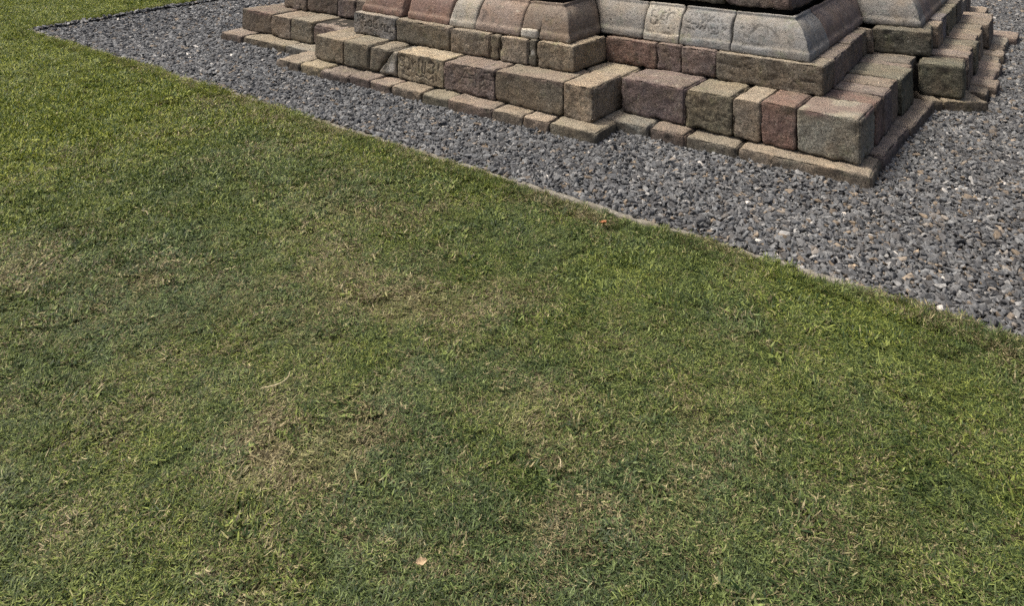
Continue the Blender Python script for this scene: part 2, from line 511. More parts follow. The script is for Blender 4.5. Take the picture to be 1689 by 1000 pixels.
INS_MID = [[(.20, .62), (.28, .55)], [(.36, .72), (.36, .45)], [(.36, .50), (.54, .42), (.58, .52)], [(.22, .40), (.34, .30)], [(.42, .38), (.42, .26)],
           [(.45, .27), (.62, .25)], [(.68, .48), (.68, .36)], [(.70, .50), (.98, .44)], [(.62, .30), (.72, .34)]]
INS_CRACK = [[(.02, .66), (.10, .60), (.2, .58), (.25, .55)], [(.28, .62), (.34, .57)], [(.45, .34), (.56, .30)], [(.62, .46), (.72, .47)], [(.80, .45), (.93, .43)], [(.66, .60), (.70, .60)]]

# footing course (low slabs half sunk in the gravel)
FK = dict(r=0.014, res=0.016, dust=0.8, rough=1.3, chip=1.3)
# left body front, bay front, body front, sides
run(base, 'footing_stone', (-2.975, .17), (-1.35, .19), [0, .35, 1.025, 1.62], .30, zlow, ztop0,
    [dict(kind='purple'), dict(kind='olive', dust=.9), dict(kind='grey', lichen=.9)], **FK)
run(base, 'footing_stone', (-1.63, -.165), (1.50, -.10), [0, .306, .578, .915, 1.15, 1.374, 1.68, 1.949, 2.334, 2.581, 2.777, 3.13], .34, zlow, ztop0,
    [dict(kind='tan', depth=.38, chip=1.6), dict(kind='yellow', r=0.022, push=.02), dict(kind='purple', r=0.025, push=-.004), dict(kind='purple'), dict(kind='pink'),
     dict(kind='tan', r=0.020, dust=.95), dict(kind='olive', r=0.019), dict(kind='pink', push=-.012), dict(kind='tan'), dict(kind='tan', dust=.9), dict(kind='olive', dust=.95, depth=.285)], **FK)
run(base, 'footing_stone', (1.49, .245), (1.49, .215), [0, .02], .1, zlow, ztop0, [dict(kind='dark')], **FK) if False else None
run(base, 'footing_stone', (1.505, .19), (2.993, .225), [-.22, .205, .448, .772, 1.49], .32, zlow, ztop0,
    [dict(kind='grey', r=0.022), dict(kind='pink', r=0.016), dict(kind='olive', lichen=.9, dust=.9), dict(kind='tan', r=0.010, chip=1.4, dust=.85)], **FK)
run(base, 'footing_stone', (3.00, .555), (3.075, 1.925), [0, .64, 1.37], .30, zlow, ztop0,
    [dict(kind='purple', r=0.016), dict(kind='purple', r=0.016, push=-.01), dict(kind='pink', push=.0), dict(kind='tan')], **FK)
run(base, 'footing_stone', (3.06, 1.915), (3.405, 2.13), [-.03, .085, .40], .30, zlow, ztop0,
    [dict(kind='tan', r=0.013), dict(kind='yellow', r=0.016, chip=1.9, dust=.6)], **FK)
run(base, 'footing_stone', (3.40, 2.35), (3.42, 5.10), [0, .23, .50, .80, 1.10, 1.42, 1.68, 2.0, 2.36, 2.75], .36, zlow, ztop0,
    [dict(kind=k, push=ps, r=0.017) for k, ps in zip(['purple', 'pink', 'purple', 'pink', 'tan', 'pink', 'tan', 'pale', 'purple'], [.03, -.02, .02, .0, .03, .01, .03, .02, -.05])], **FK)
for a, b_ in (((3.1, 5.12), (3.1, 6.6)), ((-3.0, 6.6), (-3.0, 5.1)), ((-3.4, 5.1), (-3.4, 1.9)), ((-3.0, 1.95), (-3.0, .48))):
    run(base, 'footing_stone', a, b_, None, .32, zlow, ztop0, None, **FK)
run(base, 'footing_stone', (-3.36, 1.88), (-3.0, 1.88), None, .3, zlow, ztop0, None, **FK)

# first course
K1 = dict(r=0.009, res=0.014, dust=0.6)
run(base, 'stone_block', (-2.925, .37), (-1.36, .35), [0, .50, .812, 1.135, 1.56], .40, z0f, z1f,
    [dict(kind='brown', rust=.5, dust=.5), dict(kind='tan'), dict(kind='olive', lichen=1.0, chip=1.7), dict(kind='purple', chip=2.6, r=0.029, dz=-.015)], **K1)
def wedge_cut(P, p2, n, lx, ly, lz):
    return P
run(base, 'stone_block', (-1.353, .027), (1.393, .023), [0, .379, .684, .781, .998], .36, z0f, z1f,
    [dict(kind='tan', depth=.42, r=0.017), dict(kind='olive', r=0.019, chip=1.4), dict(kind='olive', r=0.019, tb=.17), dict(kind='grey', lichen=1.0, ta=.17, r=0.022, dz=-.012, push=.004, white=(.55, .35, .07))], **K1)
run(base, 'stone_block', (-.355, .026), (1.40, .025), [.005, .490, .965, 1.528, 1.755], .36, z0f, z1f,
    [dict(kind='yellow', dust=1.0, carve=(INS_SM, .0045, .008), res=.006, rough=1.0, lichen=.7, label='yellowish stone block with crude letters carved in its face'),
     dict(kind='purple', carve=(INS_F, .0038, .0045), res=.006, dust=.5, label='purplish stone block with long carved strokes'),
     dict(kind='olive', rust=.35, dust=.85, chip=1.2), dict(kind='tan', depth=.40, dust=.6)], **K1)
block(base, 'stone_block', [(1.10, .43), (1.405, .425), (1.405, .76), (1.10, .76)], [(1.10, .43), (1.405, .425), (1.405, .76), (1.10, .76)],
      [0] * 4, [.226, .226, .226, .226], kind='tan', dust=.9)
run(base, 'stone_block', (1.432, .345), (2.925, .312), [0, .459, .766, .941, 1.145, 1.493], .40, z0f, z1f,
    [dict(kind='purple', lichen=.9, rust=.3, chip=1.5, rough=1.3, r=0.017), dict(kind='olive', carve=(INS_MID, .0045, .004), res=.008, dust=.7, r=0.016, rough=1.3),
     dict(kind='tan', dust=1.0, r=0.013), dict(kind='red', dust=.25, r=0.012, rough=1.3, label='brick red stone block'), dict(kind='pale', lichen=.8, rust=.8, dust=.9, r=0.014, chip=1.4, depth=.36, rough=1.2, label='large pale corner block with purple stained edge')], **K1)
run(base, 'stone_block', (2.928, .675), (2.957, 2.0), [0, .215, .44, .70, 1.10, 1.22, 1.66], .36, z0f, z1f,
    [dict(kind='red', dust=.3), dict(kind='purple', lichen=.8), dict(kind='brown'), dict(kind='moss', dust=.8, push=-.02), dict(kind='purple'), dict(kind='dark', push=.03)], **K1)
run(base, 'stone_block', (2.962, 2.02), (3.262, 2.04), [0, .30], .30, z0f, z1f, [dict(kind='moss', r=0.022, dust=.3, chip=1.6)], **K1)
run(base, 'stone_block', (3.255, 2.345), (3.245, 4.80), [0, .25, .52, .80, 1.08, 1.36, 1.66, 1.98, 2.22, 2.455], .33, z0f, z1f,
    [dict(kind=k, push=ps, chip=1.5) for k, ps in zip(['purple', 'brown', 'moss', 'brown', 'tan', 'olive', 'brown', 'purple', 'brown'], [0, .01, -.01, .015, 0, .02, -.03, -.03, -.02])], **K1)
for a, b_ in (((2.94, 4.82), (2.94, 6.46)), ((2.94, 6.46), (-2.94, 6.46)), ((-2.93, 6.1), (-2.93, 4.8)), ((-3.25, 4.8), (-3.25, 2.0)), ((-2.93, 2.0), (-2.93, .78))):
    run(base, 'stone_block', a, b_, None, .33, z0f, z1f, None, **dict(K1, res=.03))
run(base, 'stone_block', (-3.25, 2.0), (-2.95, 2.0), None, .3, z0f, z1f, None, **K1)

# second course
K2 = dict(r=0.010, res=0.014, dust=0.55)
run(base, 'stone_block', (-2.665, .69), (-1.12, .69), [0, .36, .83, 1.09, 1.54], .36, z1f, z2f,
    [dict(kind='pink', rust=.2), dict(kind='purple', r=0.022, chip=1.6), dict(kind='purple', r=0.022, chip=1.4), dict(kind='brown')], **K2)
run(base, 'stone_block', (-1.135, .275), (1.125, .245), [0, .522, 1.128, 1.523, 1.603], .36, z1f, z2f,
    [dict(kind='grey', carve=(INS_SOL, .0045, .010), res=.006, dust=.95, lichen=.8, label='grey stone block with small carved letters'), dict(kind='olive', r=0.020, chip=1.6, dust=.8, rust=.2),
     dict(kind='tan', r=0.019, chip=1.2, dust=.7), dict(kind='olive', r=0.010, dz=-.008)], **K2)
run(base, 'stone_block', (-1.135, .275), (1.125, .245), [1.612, 1.868, 1.935, 1.945, 2.26], .36, z1f, z2f,
    [dict(kind='tan', r=0.016), dict(kind='moss', r=0.014, chip=2.2, push=.012, white=(.5, .5, .03)), dict(kind='dark', dz=-.09, push=.1), dict(kind='tan', dust=.75, r=0.013, depth=.44)], **K2)
run(base, 'stone_block', (1.112, .69), (2.650, .64), [0, .419, .607, .857, 1.538], .36, z1f, z2f,
    [dict(kind='red', r=0.013, lichen=.8, rust=.3, dust=.6), dict(kind='purple', dust=.35), dict(kind='purple', dust=.35, chip=1.4),
     dict(kind='olive', dust=1.0, r=0.009, chip=.8, carve=(INS_CRACK, .005, .008), res=.012, depth=.24, lichen=.4, label='long corner block with pale worn top')], **K2)
run(base, 'stone_block', (2.650, .885), (2.625, 2.15), [0, .55, .98, 1.18, 1.265], .34, z1f, z2f,
    [dict(kind='purple', dust=.5), dict(kind='purple', push=.004), dict(kind='olive', push=.01), dict(kind='tan', push=-.03)], **K2)
run(base, 'stone_block', (2.632, 2.165), (3.035, 2.205), [0, .403], .34, z1f, z2f, [dict(kind='moss', r=0.014, dust=.35, chip=1.5, label='mossy dark block in the recessed corner')], **K2)
run(base, 'stone_block', (3.03, 2.55), (3.03, 4.55), [0, .30, .66, 1.02, 1.36, 1.70, 2.0], .32, z1f, z2f,
    [dict(kind='tan'), dict(kind='grey'), dict(kind='moss'), dict(kind='olive'), dict(kind='dark'), dict(kind='grey')], **K2)
for a, b_ in (((2.66, 4.55), (2.66, 6.18)), ((2.66, 6.18), (-2.66, 6.18)), ((-2.66, 5.84), (-2.66, 4.5)), ((-2.98, 4.5), (-2.98, 2.3)), ((-2.66, 2.3), (-2.66, 1.06))):
    run(base, 'stone_block', a, b_, None, .32, z1f, z2f, None, **dict(K2, res=.03))
run(base, 'stone_block', (-2.98, 2.28), (-2.68, 2.28), None, .3, z1f, z2f, None, **K2)

# moulded course: quarter-round over a short upright lip
PROF = [(0, 0), (-.001, .028), (0.002, .050), (.010, .056), (.016, .076), (.024, .104), (.035, .134), (.049, .163), (.066, .188), (.086, .209), (.106, .223), (.116, .229),
        (.118, .233), (.118, .247), (.122, .251), (.138, .250), (.142, .20), (.34, .20), (.34, 0), (.17, -.002)]
def densify(P, st):
    out = []
    for (a, b_) in zip(P, P[1:] + P[:1]):
        n = max(1, int(round(math.hypot(b_[0] - a[0], b_[1] - a[1]) / st)))
        if a[0] > .15 or b_[0] > .15: n = 1
        out += [(a[0] + (b_[0] - a[0]) * i / n, a[1] + (b_[1] - a[1]) * i / n) for i in range(n)]
    return out

def moulding(path, offs, kind, res=0.018, carve=None, lichen=0.4, dust=0.25, label=None, cut0=0.003, cut1=0.003, zlo=0.0, top_shift=(0, 0), prof=None, chip=1.0, name='moulding_stone', rust=0):
    """sweep the profile along path (list of xy), offs: inward vector per path point, length 1 per unit of setback."""
    _seed[0] += 1
    s = _seed[0]; rs = np.random.RandomState(s)
    pr = densify(prof or PROF, min(res, .02))
    pr = [p for p in pr if p[1] >= zlo - 1e-6] if zlo > 0 else pr
    pa = [np.array(p, float) for p in path]
    of = [np.array(o_, float) for o_ in offs]
    C0, O, S = [], [], []
    tot = 0
    for i in range(len(pa) - 1):
        L = np.linalg.norm(pa[i + 1] - pa[i])
        n = max(2, int(L / res))
        for j in range(n + (1 if i == len(pa) - 2 else 0)):
            f = j / n
            C0.append(pa[i] * (1 - f) + pa[i + 1] * f); O.append(of[i] * (1 - f) + of[i + 1] * f); S.append(tot + L * f)
        tot += L
    C0 = np.array(C0); O = np.array(O); S = np.array(S)
    # pull the ends in for the joint
    S2 = cut0 + S / tot * (tot - cut0 - cut1)
    C0 = np.stack([np.interp(S2, S, C0[:, k]) for k in range(2)], 1)
    O = np.stack([np.interp(S2, S, O[:, k]) for k in range(2)], 1)
    nr, npf = len(S), len(pr)
    pr = np.array(pr)
    V = np.zeros((nr, npf, 3)); 
    cen = np.array([.17, .12])
    for i in range(nr):
        e = min(S2[i] - cut0, tot - cut1 - S2[i])
        sh = 0.006 * max(0.0, 1 - e / 0.01) ** 2
        q = pr + (cen - pr) / np.maximum(np.linalg.norm(cen - pr, axis=1, keepdims=True), 1e-6) * sh
        V[i, :, :2] = C0[i] + q[:, :1] * O[i]
        d = (pa[-1] - pa[0]) / np.linalg.norm(pa[-1] - pa[0])
        fr = S[i] / tot
        V[i, :, :2] += d * (top_shift[0] * (1 - fr) + top_shift[1] * fr) * (np.clip(q[:, 1:2], 0, 1) / .25) ** 1.3
        V[i, :, 2] = z2f(*C0[i]) + q[:, 1]
    nrm = np.zeros_like(V)
    dS = np.gradient(V, axis=0); dP = np.roll(V, -1, 1) - np.roll(V, 1, 1)
    nrm = np.cross(dS, dP); nrm /= np.maximum(np.linalg.norm(nrm, axis=2, keepdims=True), 1e-9)
    Vf = V.reshape(-1, 3); Nf = nrm.reshape(-1, 3)
    sgn = -1 if Nf[2][:2] @ O[0] > 0 else 1
    Nf = Nf * sgn
    q = Vf + rs.rand(3) * 50
    prr = np.tile(pr, (nr, 1))
    vis = (prr[:, 0] < .15)
    disp = 0.0035 * vnoise(q * 6, s) + 0.0020 * vnoise(q * 24, s + 1) + .0008 * vnoise(q * 80, s + 2)
    lip = np.exp(-((prr[:, 1] - .055) / .012) ** 2)
    ee = np.repeat(np.minimum(S2 - cut0, tot - cut1 - S2), npf)
    disp -= chip * lip * .010 * sstep(.0, .7, vnoise(q * 14, s + 3))
    disp -= chip * np.exp(-(ee / .012) ** 2) * .012 * sstep(0, .8, vnoise(q * 15, s + 4))
    if carve is not None:
        strokes, wd, dep = carve
        arcL = np.zeros(npf)
        arcL[1:] = np.cumsum(np.linalg.norm(np.diff(pr, axis=0), axis=1))
        i0 = int(np.argmin(abs(pr[:, 1] - .06) + (pr[:, 0] > .12) * 9)); i1 = int(np.argmin(np.hypot(pr[:, 0] - .116, pr[:, 1] - .229)))
        hh = arcL[i1] - arcL[i0]
        P2 = np.column_stack([np.repeat(S, npf), np.tile(arcL - arcL[i0], nr)])
        sc = [[(a * tot, c * hh) for a, c in st] for st in strokes]
        m = (P2[:, 1] > -.005) & (P2[:, 1] < hh)
        sdp = m * stroke_depth(P2, sc, wd)
        disp = disp - dep * sdp
    Vf = Vf + Nf * (disp * vis)[:, None]
    idx = np.arange(nr * npf).reshape(nr, npf)
    A = idx[:-1]; B = idx[1:]
    Q = np.stack([A, B, np.roll(B, -1, 1), np.roll(A, -1, 1)], -1).reshape(-1, 4)
    if sgn > 0: Q = Q[:, ::-1]
    F = [tuple(map(int, f)) for f in Q]
    c0 = [int(x) for x in idx[0]]; c1 = [int(x) for x in idx[-1]]
    F.append(tuple(c0 if sgn < 0 else c0[::-1])); F.append(tuple(c1[::-1] if sgn < 0 else c1))
    st = np.zeros((len(Vf), 4)); st[:, 3] = 1
    if carve is not None: st[:, 3] = 1 - .55 * sdp
    wob = vnoise(q * 9, s + 6)
    st[:, 0] = dust * sstep(.2, .9, np.clip(Nf[:, 2], 0, 1)) * (.7 + .3 * wob)  # pale tops again: dusty wear with toplight painted in
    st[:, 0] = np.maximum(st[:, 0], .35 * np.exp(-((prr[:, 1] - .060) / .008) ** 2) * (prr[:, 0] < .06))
    if rust: st[:, 1] = rust * sstep(.0, .6, wob)
    c = Vf.mean(0)
    me = mesh_from(name, Vf - c, F, SMOOTH, True, {'stain_toplight': st})
    k = PAL[kind]; f = 1 + .05 * rs.randn()
    return add_obj(name, me, base, tuple(c), (k[0] * f, k[1] * f, k[2] * f, lichen), label)

Y_, X_ = (0, 1), (-1, 0)          # inward for faces looking at -y and at +x
CV, CC = (-1, 1), (-1, 1)         # mitre vectors (both kinds of corner point the same way here)
CL = (1, 1)
yb = lambda x: .337 - .0235 * (x + 1.09)          # bay face
yf = lambda x: .757 - .05 * (x - 1.04)            # body face
INS_SEC = [arc(.22, .66, .07, .10, 90, 250), [(.17, .52), (.33, .50)], arc(.25, .38, .09, .14, 180, 370), [(.37, .40), (.37, .28)],
           [(.55, .72), (.46, .68), (.45, .44), (.54, .42)], [(.47, .57), (.54, .57)], arc(.74, .52, .13, .22, 70, 190), [(.62, .86), (.63, .80)], [(.60, .36), (.61, .34)], [(.70, .16), (.71, .14)]]
rs_ = np.random.RandomState(5)
INS_SCR = [[(.22, .86), (.25, .74)], [(.27, .84), (.29, .76)], [(.33, .86), (.38, .76)], [(.42, .84), (.40, .72)], [(.46, .86), (.44, .64)], [(.44, .70), (.50, .66)],
           [(.53, .80), (.42, .50)], [(.58, .74), (.50, .54)], [(.62, .78), (.54, .56)], [(.58, .60), (.66, .58)], [(.70, .66), (.74, .58)], [(.78, .66), (.80, .58)],
           arc(.13, .52, .05, .05, -200, 20), [(.20, .42), (.30, .44)], [(.32, .30), (.36, .42)], [(.38, .28), (.42, .40), (.46, .30)], [(.50, .44), (.46, .22)],
           [(.54, .36), (.57, .24)], [(.60, .40), (.62, .26)], arc(.66, .30, .04, .07, 0, 330), arc(.62, .26, .14, .10, -90, 0), [(.72, .42), (.74, .30)], [(.12, .28), (.20, .26)],
           [(.24, .26), (.28, .22)], [(.84, .44), (.82, .36)], [(.88, .40), (.87, .34)]]
INS_AN = [[(.09, .54), (.11, .50), (.08, .48)], [(.17, .34), (.23, .58), (.27, .68), (.31, .60)], [(.33, .66), (.33, .40)], [(.34, .66), (.41, .42)], [(.41, .60), (.41, .40)], [(.20, .56), (.23, .50)], [(.12, .26), (.16, .25)]]

def fb(a, b_, kind, **kw):
    return moulding([(a, yb(a)), (b_, yb(b_))], [Y_, Y_], kind, **kw)
moulding([(-1.09, .46), (-1.09, yb(-1.09)), (-.60, yb(-.60))], [(1, 0), CL, Y_], 'red', dust=.15, cut1=.003)
fb(-.597, -.585, 'red') if False else None
fb(-.535, -.07, 'red', dust=.15, lichen=.6, label='brick red moulding stone')
fb(-.07, .20, 'pale', top_shift=(.03, .0), dust=.2, chip=1.3, label='pale greenish moulding stone')
fb(.20, .635, 'pink', lichen=.6, dust=.2, chip=1.3)
UP = [(.010, .060)] + [p for p in PROF if p[1] > .062 and p[0] < .149] + [(.152, .20), (.34, .20), (.34, .06)]
fb(.638, .79, 'brown', prof=UP, top_shift=(.0, .10))
WH = [(-.004, 0), (-.004, .05), (.0, .062), (.02, .064), (.06, .066), (.20, .066), (.20, 0)]
o_ = fb(.638, .786, 'white', prof=WH, dust=1.0, lichen=1.0, label='small whitish repair piece under the cracked moulding')
moulding([(.792, yb(.792)), (1.062, yb(1.062)), (1.040, .76)], [Y_, CV, CC], 'brown', top_shift=(.0, 0), lichen=.5)
moulding([(1.040, .76), (1.394, yf(1.394))], [CC, Y_], 'grey', dust=.3)
moulding([(1.394, yf(1.394)), (1.675, yf(1.675))], [Y_, Y_], 'pale', carve=(INS_SEC, .0048, .010), res=.006, dust=.3, label='pale moulding stone carved with the letters SEC')
moulding([(1.675, yf(1.675)), (2.046, yf(2.046))], [Y_, Y_], 'blue', carve=(INS_SCR, .0042, .010), res=.007, dust=.25, label='bluish grey moulding stone covered in scratched writing')
moulding([(2.046, yf(2.046)), (2.556, yf(2.556)), (2.556, .94)], [Y_, CV, X_], 'blue', carve=(INS_AN, .0048, .008), res=.009, dust=.35, label='grey corner moulding stone with scratched strokes')
moulding([(2.556, .94), (2.552, 1.20)], [X_, X_], 'blue', dust=.2)
moulding([(2.552, 1.20), (2.548, 1.70)], [X_, X_], 'purple', dust=.2)
moulding([(2.548, 1.70), (2.54, 2.31)], [X_, CC], 'purple', dust=.2)
moulding([(2.54, 2.31), (2.942, 2.345), (2.942, 2.62)], [CC, CV, X_], 'grey', dust=.2)
moulding([(2.942, 2.62), (2.942, 3.05)], [X_, X_], 'purple')
moulding([(2.942, 3.05), (2.942, 3.6)], [X_, X_], 'brown', res=.03)
moulding([(2.942, 3.6), (2.942, 4.45), (2.56, 4.45)], [X_, (-1, -1), (-1, -1)], 'grey', res=.04)
moulding([(2.56, 4.45), (2.56, 6.08), (0, 6.08)], [(-1, -1), (-1, -1), (0, -1)], 'grey', res=.05)
moulding([(0, 6.08), (-2.56, 6.08), (-2.56, 4.45)], [(0, -1), (1, -1), (1, -1)], 'brown', res=.05)
moulding([(-2.56, 4.45), (-2.94, 4.45), (-2.94, 2.35), (-2.56, 2.35)], [(1, -1), (1, -1), (1, 1), (1, 1)], 'grey', res=.05)
moulding([(-2.56, 2.35), (-2.56, .80), (-2.1, .80)], [(1, 1), (1, 1), (0, 1)], 'tan', res=.03)
moulding([(-2.1, .80), (-1.6, .80)], [Y_, Y_], 'brown', res=.03)
moulding([(-1.6, .80), (-1.09, .80)], [Y_, CL], 'tan', res=.03)
moulding([(-1.09, .80), (-1.09, .47)], [CL, (1, 0)], 'red', res=.03)

# overhanging slab course above the moulding and the wall it carries
zs0 = lambda x, y: z2f(x, y) + .283
zs1 = lambda x, y: z2f(x, y) + .43
KS = dict(r=0.012, res=.022, chip=1.8, dust=.4, rough=1.5, gap=.004)
SX, SYF = 2.40, .86
run(base, 'slab_stone', (.90, yf(1)+.13), (SX, .84), [0, .60, 1.06, 1.50], .5, zs0, zs1, [dict(kind='dark'), dict(kind='dark'), dict(kind='purple', lichen=.9, depth=.5)], **KS)
run(base, 'slab_stone', (-.94, .50), (.90, .46), [0, .45, .9, 1.4, 1.84], .7, zs0, zs1, None, **KS)
run(base, 'slab_stone', (2.40, 1.35), (2.40, 2.45), None, .5, zs0, zs1, None, **KS)
run(base, 'slab_stone', (2.42, 2.48), (2.78, 2.48), None, .4, zs0, zs1, None, **KS)
run(base, 'slab_stone', (2.79, 2.9), (2.79, 4.3), None, .5, zs0, zs1, None, **KS)
run(base, 'slab_stone', (-2.42, .94), (-.95, .94), None, .5, zs0, zs1, None, **KS)
run(base, 'slab_stone', (-2.42, 5.9), (-2.42, 1.45), None, .5, zs0, zs1, None, **dict(KS, res=.05))
zw1 = lambda x, y: z2f(x, y) + .80
for a, b_ in (((-2.2, 1.15), (2.15, 1.08)), ((2.16, 1.5), (2.16, 5.6)), ((-2.2, 5.6), (-2.2, 1.5))):
    run(base, 'stone_block', a, b_, None, .4, zs1, zw1, None, r=0.012, res=.03)

# dark core behind the stones
def core_mesh():
    V, F = [], []
    def box(x0, y0, x1, y1, z0, z1):
        i = len(V)
        V.extend([(x0, y0, z0), (x1, y0, z0), (x1, y1, z0), (x0, y1, z0), (x0, y0, z1), (x1, y0, z1), (x1, y1, z1), (x0, y1, z1)])
        F.extend([(i, i + 3, i + 2, i + 1), (i + 4, i + 5, i + 6, i + 7), (i, i + 1, i + 5, i + 4), (i + 1, i + 2, i + 6, i + 5), (i + 2, i + 3, i + 7, i + 6), (i + 3, i, i + 4, i + 7)])
    # bodies are kept well inside the stone faces
    for (x0, y0, x1, y1, z0, z1) in (
        (-2.84, .45, 2.83, 6.36, -.2, .195), (-1.26, .12, 1.30, .5, -.21, .193), (2.7, 2.12, 3.15, 4.7, -.22, .191), (-3.15, 2.1, -2.7, 4.7, -.22, .189),
        (-2.58, .77, 2.57, 6.1, .19, .385), (-1.05, .36, 1.04, .8, .188, .383), (2.5, 2.26, 2.94, 4.45, .187, .381), (-2.9, 2.4, -2.5, 4.4, .186, .380),
        (-2.3, 1.02, 2.29, 5.8, .38, .70), (-.86, .56, .86, 1.1, .379, .69), (-2.0, 1.35, 1.9, 5.5, .69, 1.2)):
        box(x0, y0, x1, y1, z0, z1)
    return mesh_from('core', V, F, CORE, False)
add_obj('core', core_mesh(), base)

# ------------------------------------------------------------------ ground, gravel bed, kerbs
KL0, KL1 = (-4.63, -.945), (4.95, -.985)        # front kerb line (lawn edge)
KB = (-5.60, 9.5)                              # far end of the left kerb
def lawn_z(x, y):
    return -0.022 + 0.010 * np.sin(x * 1.7 + y * .9) * np.cos(y * 1.3 - x * .4)

V, F = [], []
def sheet(name, pts, z, mat):
    me = mesh_from(name, [(x, y, z) for x, y in pts], [tuple(range(len(pts)))], mat, False)
    o = add_obj(name, me)
    o['kind'] = 'structure'
    return o
# lawn soil reaches the horizon
big = 900
g_obj = sheet('ground', [(-big, -big), (big, -big), (big, big), (-big, big)], -0.20, SOIL)
def grid_sheet(name, x0, x1, y0, y1, n, m, zf, inside, mat):
    xs = np.linspace(x0, x1, n); ys = np.linspace(y0, y1, m)
    X, Y = np.meshgrid(xs, ys, indexing='ij')
    Z = zf(X, Y)
    V = np.stack([X, Y, Z], -1).reshape(-1, 3)
    idx = np.arange(n * m).reshape(n, m)
    Q = np.stack([idx[:-1, :-1], idx[1:, :-1], idx[1:, 1:], idx[:-1, 1:]], -1).reshape(-1, 4)
    o = add_obj(name, mesh_from(name, V, Q, mat, True)); o['kind'] = 'structure'
    return o
def kerb_y(x): return KL0[1] + (x - KL0[0]) * (KL1[1] - KL0[1]) / (KL1[0] - KL0[0])
def kerb_x(y): return KL0[0] + (y - KL0[1]) * (KB[0] - KL0[0]) / (KB[1] - KL0[1])
# front lawn: south of the front kerb, and the lawn west of the left kerb
def quad_grid(name, corner, n, m, zf, mat):
    a, b_, c, d = [np.array(k, float) for k in corner]
    U, W = np.meshgrid(np.linspace(0, 1, n), np.linspace(0, 1, m), indexing='ij')
    P = ((1 - U) * (1 - W))[..., None] * a + (U * (1 - W))[..., None] * b_ + (U * W)[..., None] * c + ((1 - U) * W)[..., None] * d
    V = np.concatenate([P, zf(P[..., 0], P[..., 1])[..., None]], -1).reshape(-1, 3)
    idx = np.arange(n * m).reshape(n, m)
    Q = np.stack([idx[:-1, :-1], idx[1:, :-1], idx[1:, 1:], idx[:-1, 1:]], -1).reshape(-1, 4)
    o = add_obj(name, mesh_from(name, V, Q, mat, True)); o['kind'] = 'structure'
    return o
quad_grid('lawn', [(-40, -40), (40, -40), (40, kerb_y(40)), (-40, kerb_y(-40))], 160, 120, lawn_z, SOIL)
quad_grid('lawn', [(-40, kerb_y(-40)), (KL0[0], KL0[1]), (kerb_x(40), 40), (-40, 40)], 80, 80, lawn_z, SOIL)

def gravel_z(x, y):
    d = np.minimum(y - kerb_y(x), x - kerb_x(y))
    return -0.034 - 0.045 * np.clip(d / 0.7, 0, 1) + 0.006 * np.sin(x * 5.1 + 1) * np.sin(y * 4.3)
quad_grid('gravel_bed', [KL0, (6.5, kerb_y(6.5)), (6.5, 12), (kerb_x(12), 12)], 200, 200, lambda x, y: gravel_z(x, y) - 0.014, BED)

def kerb(name, p0, p1, width, inward, seg=0.05):
    p0 = np.array(p0, float); p1 = np.array(p1, float)
    L = np.linalg.norm(p1 - p0); d = (p1 - p0) / L; nrm = np.array([-d[1], d[0]]) * inward
    n = int(L / seg)
    rs = np.random.RandomState(int(L * 100))
    prof = [(0, -.10), (0, -.004), (.006, .0), (width * .5, .001), (width - .006, 0), (width, -.005), (width, -.10)]
    V = []
    for i in range(n + 1):
        c = p0 + d * L * i / n
        for k, (a, z) in enumerate(prof):
            q = c + nrm * a
            V.append((q[0], q[1], z))
    V = np.array(V)
    V[:, 2] += (0.004 * vnoise(V * 9, 3) + .003 * vnoise(V * 40, 4)) * (V[:, 2] > -.05) - .006
    V[:, :2] += (nrm * 1.0) * (0.005 * vnoise(V * 4, 5) + .004 * vnoise(V * 18, 6))[:, None]
    m = len(prof)
    F = []
    for i in range(n):
        for k in range(m - 1):
            f = (i * m + k, (i + 1) * m + k, (i + 1) * m + k + 1, i * m + k + 1)
            F.append(f if inward < 0 else f[::-1])
    o = add_obj(name, mesh_from(name, V, F, CONC, True)); o['kind'] = 'structure'
    return o
kerb('kerb', (KL0[0] - .03, KL0[1]), (6.4, kerb_y(6.4)), .036, 1, .03)
kerb('kerb', (KL0[0] - .02, KL0[1] + .04), (kerb_x(11.5) - .02, 11.5), .035, -1, .05)

# ------------------------------------------------------------------ view test: cull scatter far outside any nearby view
Ff = np.array([fw.x, fw.y]); Rr = np.array([rt0.x, rt0.y]); Cc = np.array([CAM.x, CAM.y])
def in_view(P, margin=0.6):
    d = P - Cc
    z = d @ Ff; a = d @ Rr
    return (z > 1.62 - margin) & (np.abs(a) < z * 0.690 + margin) & (z < 13.0)

